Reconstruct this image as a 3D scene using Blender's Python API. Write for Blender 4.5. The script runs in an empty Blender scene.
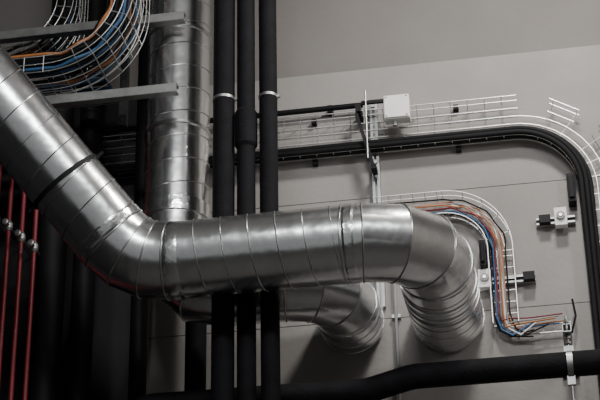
import bpy, math, random
from mathutils import Vector, Matrix
random.seed(4)
V=lambda x,o,z: Vector((x,-o,z))   # x along wall, o = distance out from wall, z up

# ---------------------------------------------------------------- materials
def mat(name, col, metal=0.0, rough=0.5, var=0.0, vscale=8.0, bump=0.0, bscale=40.0, rvar=0.0, stretch=(1,1,1), spangle=0.0, spec=0.5):
    m=bpy.data.materials.new(name); m.use_nodes=True
    nt=m.node_tree; b=nt.nodes["Principled BSDF"]
    b.inputs["Metallic"].default_value=metal; b.inputs["Roughness"].default_value=rough
    b.inputs["Specular IOR Level"].default_value=spec
    b.inputs["Base Color"].default_value=(*col,1)
    tc=nt.nodes.new("ShaderNodeTexCoord"); mp=nt.nodes.new("ShaderNodeMapping")
    mp.inputs["Scale"].default_value=stretch
    nt.links.new(tc.outputs["Object"],mp.inputs["Vector"])
    if var>0:
        n=nt.nodes.new("ShaderNodeTexNoise"); n.inputs["Scale"].default_value=vscale; n.inputs["Detail"].default_value=6
        nt.links.new(mp.outputs[0],n.inputs["Vector"])
        r=nt.nodes.new("ShaderNodeValToRGB")
        r.color_ramp.elements[0].position=.3; r.color_ramp.elements[1].position=.7
        r.color_ramp.elements[0].color=(*[c*(1-var) for c in col],1)
        r.color_ramp.elements[1].color=(*[min(1,c*(1+var)) for c in col],1)
        nt.links.new(n.outputs["Fac"],r.inputs[0])
        out=r.outputs[0]
        if spangle>0:
            vo=nt.nodes.new("ShaderNodeTexVoronoi"); vo.inputs["Scale"].default_value=70
            nt.links.new(tc.outputs["Object"],vo.inputs["Vector"])
            bw=nt.nodes.new("ShaderNodeRGBToBW"); nt.links.new(vo.outputs["Color"],bw.inputs[0])
            mr=nt.nodes.new("ShaderNodeMapRange"); mr.inputs[3].default_value=1-spangle; mr.inputs[4].default_value=1+spangle
            nt.links.new(bw.outputs[0],mr.inputs[0])
            mx=nt.nodes.new("ShaderNodeVectorMath"); mx.operation='SCALE'
            nt.links.new(out,mx.inputs[0]); nt.links.new(mr.outputs[0],mx.inputs[3]); out=mx.outputs[0]
        nt.links.new(out,b.inputs["Base Color"])
        if rvar>0:
            mr=nt.nodes.new("ShaderNodeMapRange"); mr.inputs[3].default_value=rough-rvar; mr.inputs[4].default_value=rough+rvar
            nt.links.new(n.outputs["Fac"],mr.inputs[0]); nt.links.new(mr.outputs[0],b.inputs["Roughness"])
    if bump>0:
        n2=nt.nodes.new("ShaderNodeTexNoise"); n2.inputs["Scale"].default_value=bscale; n2.inputs["Detail"].default_value=2
        nt.links.new(mp.outputs[0],n2.inputs["Vector"])
        bp=nt.nodes.new("ShaderNodeBump"); bp.inputs["Strength"].default_value=bump; bp.inputs["Distance"].default_value=.01
        nt.links.new(n2.outputs["Fac"],bp.inputs["Height"]); nt.links.new(bp.outputs[0],b.inputs["Normal"])
    return m
GALV=mat("galvanized_steel",(.90,.91,.91),1,.24,.05,5,.52,6.5,.05,spangle=.05)
FOIL=mat("foil_tape",(.92,.93,.93),1,.23,.05,30,.34,24,.05)
SEAM=mat("steel_seam",(.60,.61,.61),1,.28,.1,20)
WIRE=mat("zinc_wire",(.66,.66,.64),1,.40,.1,20)
STRUT=mat("strut_steel",(.40,.40,.39),.9,.45,.2,15)
BLACK=mat("black_insulation",(.007,.007,.009),0,.8,.3,12,.3,60,spec=.2)
RUBBER=mat("black_cable",(.006,.006,.007),0,.6,.2,20,spec=.2)
DARK=mat("dark_coated_steel",(.012,.012,.014),.1,.6,.3,6,spec=.25)
WALL=mat("painted_concrete",(.315,.296,.280),0,.85,.11,1.6,.25,25)
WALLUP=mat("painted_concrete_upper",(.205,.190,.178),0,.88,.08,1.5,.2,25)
DWALL=mat("shaded_wall",(.02,.02,.022),0,.8,.2,3)  # near-black wall colour, carries the shadow on the left side
FLOOR=mat("concrete_floor",(.12,.115,.11),0,.7,.2,1.5)
CEIL=mat("ceiling_paint",(.22,.21,.20),0,.9,.1,1)
RED=mat("red_paint",(.20,.010,.018),0,.4,.2,10)
WHITE=mat("white_plastic",(.86,.85,.82),0,.5,.03,10)
BLUE=mat("blue_cable",(.03,.11,.24),0,.45,.1,10)
ORANGE=mat("orange_cable",(.48,.17,.05),0,.45,.1,10)
BLUE2=mat("blue_cable_shaded",(.02,.055,.11),0,.6,.1,10,spec=.2)  # blue cable darkened in colour for the deep shade at upper left
ORANGE2=mat("orange_cable_shaded",(.22,.085,.035),0,.6,.1,10,spec=.2)  # orange cable, same shade put into the colour
GREY=mat("grey_cable",(.30,.30,.30),0,.5,.1,10)
PBOX=mat("dark_hole",(.01,.01,.01),0,.8,.1,10)

# ---------------------------------------------------------------- mesh builder
class B:
    def __init__(s): s.v=[]; s.f=[]; s.mi=[]; s.mats=[]
    def m(s,mt):
        if mt not in s.mats: s.mats.append(mt)
        return s.mats.index(mt)
    def tube(s,pts,r,mt,seg=8,closed=False,caps=True,radii=None):
        pts=[Vector(p) for p in pts]; n=len(pts); k=s.m(mt)
        def d(i,j): return (pts[j%n]-pts[i%n]).normalized()
        tang=[];mit=[]
        for i in range(n):
            if closed: a,b=d(i-1,i),d(i,i+1)
            elif i==0: a=b=d(0,1)
            elif i==n-1: a=b=d(n-2,n-1)
            else: a,b=d(i-1,i),d(i,i+1)
            t=(a+b).normalized(); tang.append(t); mit.append((a,b,t))
        ref=Vector((0,0,1)) if abs(tang[0].z)<.9 else Vector((0,1,0))
        N=(ref-tang[0]*ref.dot(tang[0])).normalized()
        base=len(s.v)
        for i in range(n):
            t=tang[i]
            N=(N-t*N.dot(t)).normalized(); Bn=t.cross(N)
            a,b,_=mit[i]; c=max(.5,t.dot(b)); bend=(b-a)
            bd=bend.normalized() if bend.length>1e-5 else None
            rr=radii[i] if radii else r
            for q in range(seg):
                an=2*math.pi*q/seg
                off=(N*math.cos(an)+Bn*math.sin(an))*rr
                if bd is not None: off+=bd*off.dot(bd)*(1/c-1)
                s.v.append(pts[i]+off)
        for i in range(n if closed else n-1):
            for q in range(seg):
                j=(i+1)%n
                s.f.append((base+i*seg+q,base+i*seg+(q+1)%seg,base+j*seg+(q+1)%seg,base+j*seg+q)); s.mi.append(k)
        if caps and not closed:
            s.f.append(tuple(base+q for q in range(seg))[::-1]); s.mi.append(k)
            s.f.append(tuple(base+(n-1)*seg+q for q in range(seg))); s.mi.append(k)
        return base
    def box(s,c,size,mt,rot=None):
        k=s.m(mt); b=len(s.v); c=Vector(c); h=Vector(size)/2
        for sx in(-1,1):
            for sy in(-1,1):
                for sz in(-1,1):
                    p=Vector((sx*h.x,sy*h.y,sz*h.z))
                    if rot is not None: p=rot@p
                    s.v.append(c+p)
        for f in((0,1,3,2),(4,6,7,5),(0,4,5,1),(2,3,7,6),(0,2,6,4),(1,5,7,3)):
            s.f.append(tuple(b+i for i in f)); s.mi.append(k)
    def beam(s,p0,p1,w,h,mt,upv=Vector((0,0,1))):
        p0=Vector(p0);p1=Vector(p1); x=(p1-p0).normalized(); y=upv.cross(x).normalized(); z=x.cross(y)
        R=Matrix((x,y,z)).transposed(); s.box((p0+p1)/2,((p1-p0).length,w,h),mt,R)
    def channel(s,p0,p1,w,h,mt,upv=Vector((0,0,1)),slots=True):
        p0=Vector(p0);p1=Vector(p1); x=(p1-p0).normalized(); y=upv.cross(x).normalized(); z=x.cross(y); t=.004
        s.beam(p0-z*h/2,p1-z*h/2,w,t,mt,upv)
        for sg in(-1,1):
            s.beam(p0+y*sg*(w/2),p1+y*sg*(w/2),t,h,mt,upv)
            s.beam(p0+y*sg*(w/2-.007)+z*h/2,p1+y*sg*(w/2-.007)+z*h/2,.014,t,mt,upv)
        if not slots: return
        L=(p1-p0).length; n=int(L/.08)
        for i in range(n):
            c=p0+x*(.04+i*.08)
            s.beam(c-x*.010-z*(h/2+.001),c+x*.010-z*(h/2+.001),.010,t,PBOX,upv)
    def finish(s,name,bevel=0,sharp=14):
        me=bpy.data.meshes.new(name); me.from_pydata([tuple(v) for v in s.v],[],s.f)
        for mt in s.mats: me.materials.append(mt)
        me.polygons.foreach_set("material_index",s.mi)
        me.polygons.foreach_set("use_smooth",[True]*len(s.f)); me.update()
        me.set_sharp_from_angle(angle=math.radians(sharp))
        ob=bpy.data.objects.new(name,me); bpy.context.collection.objects.link(ob)
        if bevel:
            bv=ob.modifiers.new("bevel",'BEVEL'); bv.width=bevel; bv.segments=2; bv.limit_method='ANGLE'; bv.angle_limit=math.radians(50)
        return ob

def fillet(p0,c,p1,R,n):
    a=(p0-c).normalized(); b=(p1-c).normalized(); th=a.angle(b); tl=R/math.tan(th/2)
    bis=(a+b).normalized(); cen=c+bis*(R/math.sin(th/2)); s=c+a*tl; e=c+b*tl
    u=(s-cen).normalized(); w=(e-cen); w=(w-u*w.dot(u)).normalized(); tot=math.pi-th
    return [cen+(u*math.cos(tot*i/n)+w*math.sin(tot*i/n))*R for i in range(n+1)]
def ringpts(c,ax,r,n=48,scale=None,sdir=None):
    ax=ax.normalized(); ref=Vector((0,0,1)) if abs(ax.z)<.9 else Vector((1,0,0))
    N=(ref-ax*ref.dot(ax)).normalized(); M=ax.cross(N); out=[]
    for i in range(n):
        a=2*math.pi*i/n; o=(N*math.cos(a)+M*math.sin(a))*r
        if sdir is not None: o+=sdir*o.dot(sdir)*(scale-1)
        out.append(c+o)
    return out
def helix(b,p0,p1,r,pitch,mt,th=.0035,phase=0):
    ax=(p1-p0); L=ax.length; ax.normalize(); ref=Vector((0,0,1)) if abs(ax.z)<.9 else Vector((1,0,0))
    N=(ref-ax*ref.dot(ax)).normalized(); M=ax.cross(N); turns=L/pitch; n=max(8,int(turns*40)); pts=[]
    for i in range(n+1):
        t=i/n; a=2*math.pi*turns*t+phase
        pts.append(p0+ax*L*t+(N*math.cos(a)+M*math.sin(a))*r)
    b.tube(pts,th,mt,5)
def duct(b,pts,r,seg=72,seams=True):
    b.tube(pts,r,GALV,seg,caps=True)
    if seams:
        for i in range(1,len(pts)-1):
            a=(pts[i]-pts[i-1]).normalized(); c=(pts[i+1]-pts[i]).normalized(); t=(a+c).normalized()
            bd=(c-a)
            if bd.length<1e-4: continue
            bd.normalize()
            b.tube(ringpts(pts[i],t,r+.001,60,1/t.dot(c),bd),.0045,SEAM,6,closed=True)
def collar(b,c,ax,r,w=.012,h=.006,mt=SEAM,mid=True):
    ax=ax.normalized()
    b.tube([c-ax*w,c-ax*w*.6,c+ax*w*.6,c+ax*w],r,mt,64,radii=[r,r+h,r+h,r])

# ---------------------------------------------------------------- room
b=B()
rows=[0,1.1,2.2,3.0,3.76,4.53,5.30,6.07,6.95]
for i in range(len(rows)-1):
    z0,z1=rows[i]+.0012,rows[i+1]-.0012
    b.box((1.7,.10,(z0+z1)/2),(5.3,.20,z1-z0),WALL)
b.box((1.7,.13,3.5),(5.3,.14,7),WALL)
b.finish("wall_back",bevel=.0025)
b=B(); b.box((.5,.115,8.475),(8,.20,3.05),WALLUP); b.finish("wall_back_upper",bevel=.008)
b=B(); b.box((-2.4,.10,3.47),(2.9,.20,6.94),DWALL); b.finish("wall_back_shaded")  # left stretch of back wall, its shadow put into the colour
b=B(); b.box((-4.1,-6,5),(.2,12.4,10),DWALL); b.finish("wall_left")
b=B(); b.box((4.6,-6,5),(.2,12.4,10),WALL); b.finish("wall_right")
b=B(); b.box((.3,-6,-.1),(9,12.6,.2),FLOOR); b.finish("floor")
b=B(); b.box((.3,-6,10.1),(9,12.6,.2),CEIL); b.finish("ceiling")

# ---------------------------------------------------------------- front duct
b=B()
C1=V(-.68,1.1,5.25); C2=V(.83,1.1,5.26); E=V(.83,-.02,5.26)
A=C1+(V(-1.645,1.75,6.45)-C1)*1.6
f1=fillet(A,C1,C2,.34,3); f2=fillet(C1,C2,E,.33,3)
duct(b,[A]+f1+f2+[E],.2)
helix(b,A,f1[0],.2,.15,SEAM); helix(b,f1[-1],f2[0],.2,.14,SEAM)
helix(b,f2[-1],E,.2,.10,SEAM,.003)
dx=Vector((1,0,0)); ad=(C1-A).normalized(); dy=Vector((0,1,0))
collar(b,f1[-1]+dx*.045,dx,.2,.04,.003,FOIL); collar(b,f2[0]-dx*.05,dx,.2,.03,.003,FOIL)
collar(b,f2[0]-dx*.09,dx,.2,.006,.005)
collar(b,f1[0]-ad*.04,ad,.2,.03,.003,FOIL); collar(b,f2[-1]+dy*.05,dy,.2,.03,.004,FOIL)
for k in (.2,.30,.38): collar(b,V(.83,1.1-.33-k,5.26),dy,.2,.006,.005)
bc=C1+(V(-1.645,1.75,6.45)-C1)*.335
b.tube([bc-ad*.012,bc-ad*.011,bc+ad*.011,bc+ad*.012],.2,DARK,64,radii=[.2,.209,.209,.2])
side=ad.cross(Vector((0,-1,0))).normalized()
for sg in(-1,1):
    q=bc+side*sg*.225; b.beam(q-side*.02,q+side*.02,.02,.015,DARK,ad)
b.finish("ventilation_duct")
# ---------------------------------------------------------------- rear duct
b=B()
T=V(-.60,.58,9.98); D1=V(-.60,.58,5.28); D2=V(.29,.58,5.28); E2=V(.29,-.02,5.28)
g1=fillet(T,D1,D2,.27,3); g2=fillet(D1,D2,E2,.28,3)
duct(b,[T]+g1+g2+[E2],.18)
helix(b,T,g1[0],.18,.15,SEAM); helix(b,g1[-1],g2[0],.18,.10,SEAM); helix(b,g2[-1],E2,.18,.08,SEAM,.003)
for z in (5.80,5.74,6.28,6.92,7.5): collar(b,V(-.6,.58,z),Vector((0,0,1)),.18,.014,.008)
b.tube([V(-.6,.58,5.73),V(-.6,.58,5.81)],.192,FOIL,64)
collar(b,g2[-1]+dy*.05,dy,.18,.03,.004,FOIL)
b.finish("ventilation_duct")

# ---------------------------------------------------------------- black pipes
def vpipe(x,o,z0,z1,r,name="insulated_pipe",mt=BLACK,rings=(),extra=None):
    b=B(); b.tube([V(x,o,z0),V(x,o,z1)],r,mt,40)
    for z in rings:
        b.tube([V(x,o,z-.009),V(x,o,z-.008),V(x,o,z+.008),V(x,o,z+.009)],r,STRUT,40,radii=[r,r+.004,r+.004,r])
        b.box(V(x+r+.006,o,z),(.02,.02,.014),STRUT)
    if extra: extra(b)
    return b.finish(name)
vpipe(-.28,.82,0,9.98,.060,rings=(6.34,))
def ex(b): b.tube([V(-.155,.82,6.02),V(-.155,.82,6.04),V(-.155,.82,6.24),V(-.155,.82,6.26)],.06,BLACK,32,radii=[.05,.062,.062,.05])
vpipe(-.155,.82,0,9.98,.050,extra=ex)
vpipe(-.03,.82,0,9.98,.050,rings=(6.33,))
vpipe(-.57,.2,0,9.98,.06)
vpipe(-1.42,.25,0,9.98,.085,mt=DARK); vpipe(-1.22,.25,0,9.98,.065,mt=DARK); vpipe(-.90,.2,0,9.98,.05,mt=DARK)
b=B()
P=[V(-.85,.5,4.2),V(-.85,.5,4.70),V(.42,.5,4.69),V(.66,.5,4.75),V(4.45,.5,4.75)]
pp=[P[0]]+fillet(P[0],P[1],P[2],.14,8)+fillet(P[1],P[2],P[3],.3,5)+fillet(P[2],P[3],P[4],.3,5)+[P[4]]
b.tube(pp,.066,BLACK,40)
b.tube([V(-.85,.5,0),V(-.85,.5,4.25)],.066,BLACK,40)
b.finish("insulated_pipe")
b=B()
b.tube([V(1.46,.5,4.75),V(1.49,.5,4.75)],.071,STRUT,40)
b.tube([V(1.475,.5,4.30),V(1.475,.5,5.02)],.007,STRUT,10)
b.channel(V(1.475,0,4.93),V(1.475,.56,4.93),.041,.041,STRUT)
for z in(4.86,4.89,4.98): b.tube([V(1.475,.5,z),V(1.475,.5,z+.014)],.018,STRUT,6)
b.box(V(1.475,.5,4.83),(.05,.04,.03),STRUT)
b.box(V(1.475,.02,4.93),(.09,.02,.13),STRUT)
b.box(V(1.475,.5,4.66),(.04,.03,.05),STRUT)
b.finish("pipe_hanger")

# ---------------------------------------------------------------- red pipes
b=B()
for x,zc in ((-1.71,5.94),(-1.63,5.89),(-1.55,5.81),(-1.47,5.74)):
    b.tube([V(x,.42,0),V(x,.42,6.5)],.0135,RED,16)
    b.tube([V(x,.42,zc-.03),V(x,.42,zc-.014),V(x,.42,zc+.014),V(x,.42,zc+.03)],.02,STRUT,16,radii=[.017,.025,.025,.017])
    b.tube([V(x,.44,zc),V(x,.470,zc)],.012,STRUT,10)
    b.tube([V(x,.468,zc),V(x,.474,zc),V(x,.488,zc),V(x,.492,zc)],.02,STRUT,16,radii=[.012,.020,.020,.012])
    b.tube([V(x,.0,zc),V(x,.40,zc)],.005,STRUT,8)
b.tube([V(-3.9,.42,6.5),V(-1.3,.42,6.5)],.03,RED,20)
b.finish("red_sprinkler_pipes")

# ---------------------------------------------------------------- wall cable tray
def arc(cx,cz,r,a0,a1,n): return [(cx+r*math.cos(math.radians(a0+(a1-a0)*i/n)),cz+r*math.sin(math.radians(a0+(a1-a0)*i/n))) for i in range(n+1)]
def traypath(x0,xc,zc,r,zend,n=14):
    return [(x0,zc+r)]+arc(xc,zc,r,90,0,n)+[(xc+r,zend)]
def walltray(b,x0,xc,zc,ri,ro,zend,ob,of,nl,step,wr,cut=True):
    def P3(r,a,o): return V(xc+r*math.cos(math.radians(a)),o,zc+r*math.sin(math.radians(a)))
    for o,rs in ((ob,[ri+(ro-ri)*i/(nl-1) for i in range(nl)]),(of,[ri,ro])):
        for r in rs:
            if cut and r>ri+(ro-ri)*.7:   # outer wires are snipped to form the bend
                b.tube([V(x0,o,zc+r),V(xc+.04,o,zc+r)],wr,WIRE,6)
                b.tube([P3(r,68,o),P3(r,50,o)],wr,WIRE,6)
                b.tube([P3(r,36,o),P3(r,6,o),V(xc+r,o,zend)],wr,WIRE,6)
            else: b.tube([V(x,o,z) for x,z in traypath(x0,xc,zc,r,zend)],wr*(1.1 if o==of else 1),WIRE,6)
    def cross(f): b.tube([f(ri,of),f(ri,ob),f(ro,ob),f(ro,of)],wr,WIRE,6)
    x=x0+.02
    while x<xc+.04: cross(lambda r,o,x=x:V(x,o,zc+r)); x+=step
    if cut: angs=(66,52,32,20,8)
    else: angs=(90,72,54,36,18,0)
    for a in angs: cross(lambda r,o,a=a:P3(r,a,o))
    z=zc-step*.5
    while z>zend: cross(lambda r,o,z=z:V(xc+r,o,z)); z-=step
b=B()
walltray(b,-1.5,1.27,5.99,.35,.61,4.0,.045,.105,6,.10,.0031)
for r,o,rr in ((.362,.07,.018),(.392,.065,.017),(.364,.11,.017),(.418,.06,.012),(.392,.10,.015)):
    b.tube([V(x,o,z) for x,z in traypath(-1.5,1.27,5.99,r,4.0,20)],rr,RUBBER,12)
for x in(-.75,.10,.95):
    b.box(V(x,.02,6.33),(.03,.045,.04),DARK); b.box(V(x,.02,6.60),(.03,.045,.03),DARK)
b.finish("wire_cable_tray")
b=B()
b.tube([V(-1.5,.06,6.665),V(.40,.06,6.665)],.017,RUBBER,16)
for x in(-.6,.2): b.box(V(x,.03,6.665),(.03,.06,.045),DARK)
b.finish("cable_conduit")
b=B()
b.box(V(.615,.165,6.55),(.150,.07,.155),WHITE); b.box(V(.615,.205,6.55),(.142,.012,.147),WHITE)
for sx in(-1,1):
    for sz in(-1,1): b.tube([V(.615+sx*.06,.21,6.55+sz*.062),V(.615+sx*.06,.214,6.55+sz*.062)],.006,GREY,10)
b.tube([V(.60,.165,6.44),V(.60,.165,6.475)],.013,GREY,12)
b.box(V(.615,.118,6.55),(.05,.022,.10),STRUT)
b.finish("junction_box",bevel=.004)
b=B()
b.channel(V(.46,.0215,5.36),V(.46,.0215,6.68),.041,.038,STRUT,Vector((0,-1,0)))
b.beam(V(.37,.13,6.56),V(.46,.13,6.20),.02,.045,DARK,Vector((0,1,0)))
b.beam(V(.40,.125,6.64),V(.56,.125,6.64),.02,.02,DARK)
b.beam(V(.46,.06,6.20),V(.46,.15,6.20),.03,.03,DARK)
b.beam(V(.38,.0,6.60),V(.38,.15,6.60),.03,.05,DARK)
b.tube([V(.43,.16,6.25),V(.43,.16,6.70)],.005,STRUT,8)
for z in(6.28,6.42,6.66): b.tube([V(.46,.04,z),V(.46,.055,z)],.014,STRUT,6)
b.finish("strut_bracket")
b=B(); b.tube([V(.54,.035,0.0),V(.54,.035,5.55)],.009,GREY,12)
for z in(4.9,5.3): b.box(V(.54,.015,z),(.05,.03,.02),STRUT)
b.finish("electrical_conduit")

# small tray
b=B()
walltray(b,.44,.84,5.64,.24,.38,5.18,.04,.10,4,.07,.0028,cut=False)
for i,(r,mt) in enumerate(((.252,RUBBER),(.270,BLUE),(.288,GREY),(.322,ORANGE),(.26,RUBBER),(.298,ORANGE),(.340,RUBBER),(.312,GREY),(.262,BLUE),(.280,RED),(.305,WHITE))):
    o=.055+.014*(i>4)+.004*(i%2)
    path=[(x+.006*math.sin(k*1.3+i*2),z+.006*math.cos(k*1.7+i)) for k,(x,z) in enumerate(traypath(.40,.84,5.64,r,5.25,12))]
    xe=.84+r
    tail=[(xe+.01,5.20-.02*(i%3)),(xe+.05,5.14+.010*i-.02),(xe+.16,5.15+.006*i),(1.46-.02*(i%3),5.16+.006*i)] if i%2 else [(xe,5.22),(xe+.02,5.15),(xe+.08,5.11),(xe+.20,5.10+.01*i)]
    b.tube([V(x,o,z) for x,z in path+tail],.0046,mt,8)
b.tube([V(1.50,.06,5.10),V(1.53,.06,5.2),V(1.52,.06,5.30)],.006,RUBBER,8)
for z in(5.12,5.17): b.tube([V(1.15,.05,z),V(1.50,.05,z)],.003,WIRE,6)
for i in range(6): b.tube([V(1.17+.06*i,.05,5.12),V(1.17+.06*i,.05,5.17)],.003,WIRE,6)
b.finish("wire_cable_tray")
def bracket(x0,x1,z,xb,big,xd):
    b=B()
    b.channel(V(x0,.02,z),V(x1,.02,z),.045,.036,STRUT,Vector((0,-1,0)))
    b.box(V(xd,.055,z),(.065,.04,.05),DARK)
    b.box(V(xb,.063,z),(.07,.05,big),WHITE)
    b.tube([V(xb,.088,z),V(xb,.103,z)],.024,GREY,24); b.tube([V(xb,.10,z),V(xb,.108,z)],.012,WIRE,12)
    b.tube([V(xb,.05,z+big/2),V(xb,.05,z+big/2+.03)],.008,GREY,8)
    b.finish("socket_bracket",bevel=.002)
bracket(1.36,1.58,5.80,1.50,.11,1.41)
bracket(.97,1.33,5.46,1.05,.11,1.295)
b=B(); b.box(V(1.575,.04,5.98),(.045,.08,.18),DARK); b.box(V(1.575,.085,5.98),(.03,.02,.14),RUBBER); b.finish("cable_drop_cover",bevel=.003)
b=B(); b.box(V(1.05,.06,5.60),(.035,.12,.16),DARK); b.box(V(1.05,.13,5.60),(.02,.02,.12),RUBBER); b.finish("cable_drop_cover",bevel=.003)

# ---------------------------------------------------------------- upper-left basket trays and struts
def basket(cx,cz,R,o0,o1,cols,ncol,cr=.009):
    b=B()
    def bp(r,n=16): return [(cx+r,9.9)]+[(cx+r*math.cos(math.radians(a)),cz+r*math.sin(math.radians(a))) for a in [0-90*i/n for i in range(n+1)]]+[(-3.9,cz-r)]
    for o in [o0+(o1-o0)*i/5 for i in range(6)]: b.tube([V(x,o,z) for x,z in bp(R)],.0030,STRUT,6)
    for o in(o0,o1):
        for r in(R-.05,R-.10): b.tube([V(x,o,z) for x,z in bp(r)],.0030,WIRE,6)
    def bc_(f): b.tube([f(R-.10,o0),f(R,o0),f(R,o1),f(R-.10,o1)],.0030,WIRE,6)
    for i in range(9):
        a=math.radians(-90*i/8); bc_(lambda r,o,a=a:V(cx+r*math.cos(a),o,cz+r*math.sin(a)))
    for i in range(1,20): bc_(lambda r,o,i=i:V(cx+r,o,cz+.11*i)); bc_(lambda r,o,i=i:V(cx-.11*i,o,cz-r))
    for i,mt in enumerate(cols):
        r=R-.06-.035*(i//ncol)-.03*random.random(); o=o0+.03+(i%ncol)*(o1-o0-.06)/ncol+.01*random.random()
        pts=bp(r)
        b.tube([V(x,o+.012*math.sin(j*1.1+i),z) for j,(x,z) in enumerate(pts)],cr,mt,8)
    b.finish("wire_cable_basket")
BL,OR,RU,GR=BLUE2,ORANGE2,RUBBER,GREY
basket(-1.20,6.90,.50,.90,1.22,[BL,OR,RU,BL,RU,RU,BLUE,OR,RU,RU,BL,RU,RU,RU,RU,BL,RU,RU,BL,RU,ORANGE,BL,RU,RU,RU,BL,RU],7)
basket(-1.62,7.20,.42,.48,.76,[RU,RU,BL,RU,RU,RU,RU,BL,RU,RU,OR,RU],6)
b=B()
for o in(.45,.55,.65,.75): b.tube([V(-3.9,o,6.62),V(-1.0,o,6.62)],.003,STRUT,6)
for o in(.45,.75): b.tube([V(-3.9,o,6.70),V(-1.0,o,6.70)],.003,STRUT,6)
for i in range(28): x=-3.8+i*.1; b.tube([V(x,.45,6.70),V(x,.45,6.62),V(x,.75,6.62),V(x,.75,6.70)],.003,STRUT,6)
for i in range(5): b.tube([V(-3.9,.5+.045*i,6.645),V(-1.0,.5+.045*i,6.645)],.014,RU if i%2 else BL,8)
b.finish("wire_cable_tray")
b=B()
b.channel(V(-3.9,1.0,6.335),V(-.50,1.0,6.335),.05,.05,STRUT,Vector((0,1,0)),slots=False)
b.finish("support_strut")
b=B()
b.channel(V(-3.9,.86,6.89),V(-.50,.86,6.89),.05,.05,STRUT,Vector((0,1,0)),slots=False)
b.finish("support_strut")
b=B()
for x in(-2.4,-.86):
    b.channel(V(x,.80,6.25),V(x,.80,9.98),.04,.04,DARK,Vector((0,1,0)))
b.finish("strut_hanger")

# ---------------------------------------------------------------- lights
def area(name,loc,tgt,size,sy,power,col):
    l=bpy.data.lights.new(name,'AREA'); l.shape='RECTANGLE'; l.size=size; l.size_y=sy; l.energy=power; l.color=col
    o=bpy.data.objects.new(name,l); o.location=loc; bpy.context.collection.objects.link(o)
    o.rotation_euler=(Vector(tgt)-Vector(loc)).to_track_quat('-Z','Y').to_euler(); return o
area("area_light",V(1.6,1.9,7.9),V(1.2,.5,4.0),.5,.35,85,(1,.97,.93))
area("area_light",V(1.2,7.0,8.2),V(.4,.8,5.0),2.6,.5,185,(.98,.99,1))  # added softbox on the camera side, unseen, for the ducts to reflect
area("area_light",V(4.2,4.0,6.5),V(.4,.8,5.2),.5,1.6,45,(1,.98,.95))
w=bpy.data.worlds.new("hall"); bpy.context.scene.world=w; w.use_nodes=True
w.node_tree.nodes["Background"].inputs[0].default_value=(.90,.91,.92,1); w.node_tree.nodes["Background"].inputs[1].default_value=.22

# ---------------------------------------------------------------- camera
cd=bpy.data.cameras.new("camera"); cd.sensor_width=36; cd.lens=102; cd.clip_end=100
cam=bpy.data.objects.new("camera",cd); bpy.context.collection.objects.link(cam)
cam.location=(1.471,-8.788,1.56); cam.rotation_euler=[math.radians(a) for a in (117.004,.918,9.968)]
bpy.context.scene.camera=cam
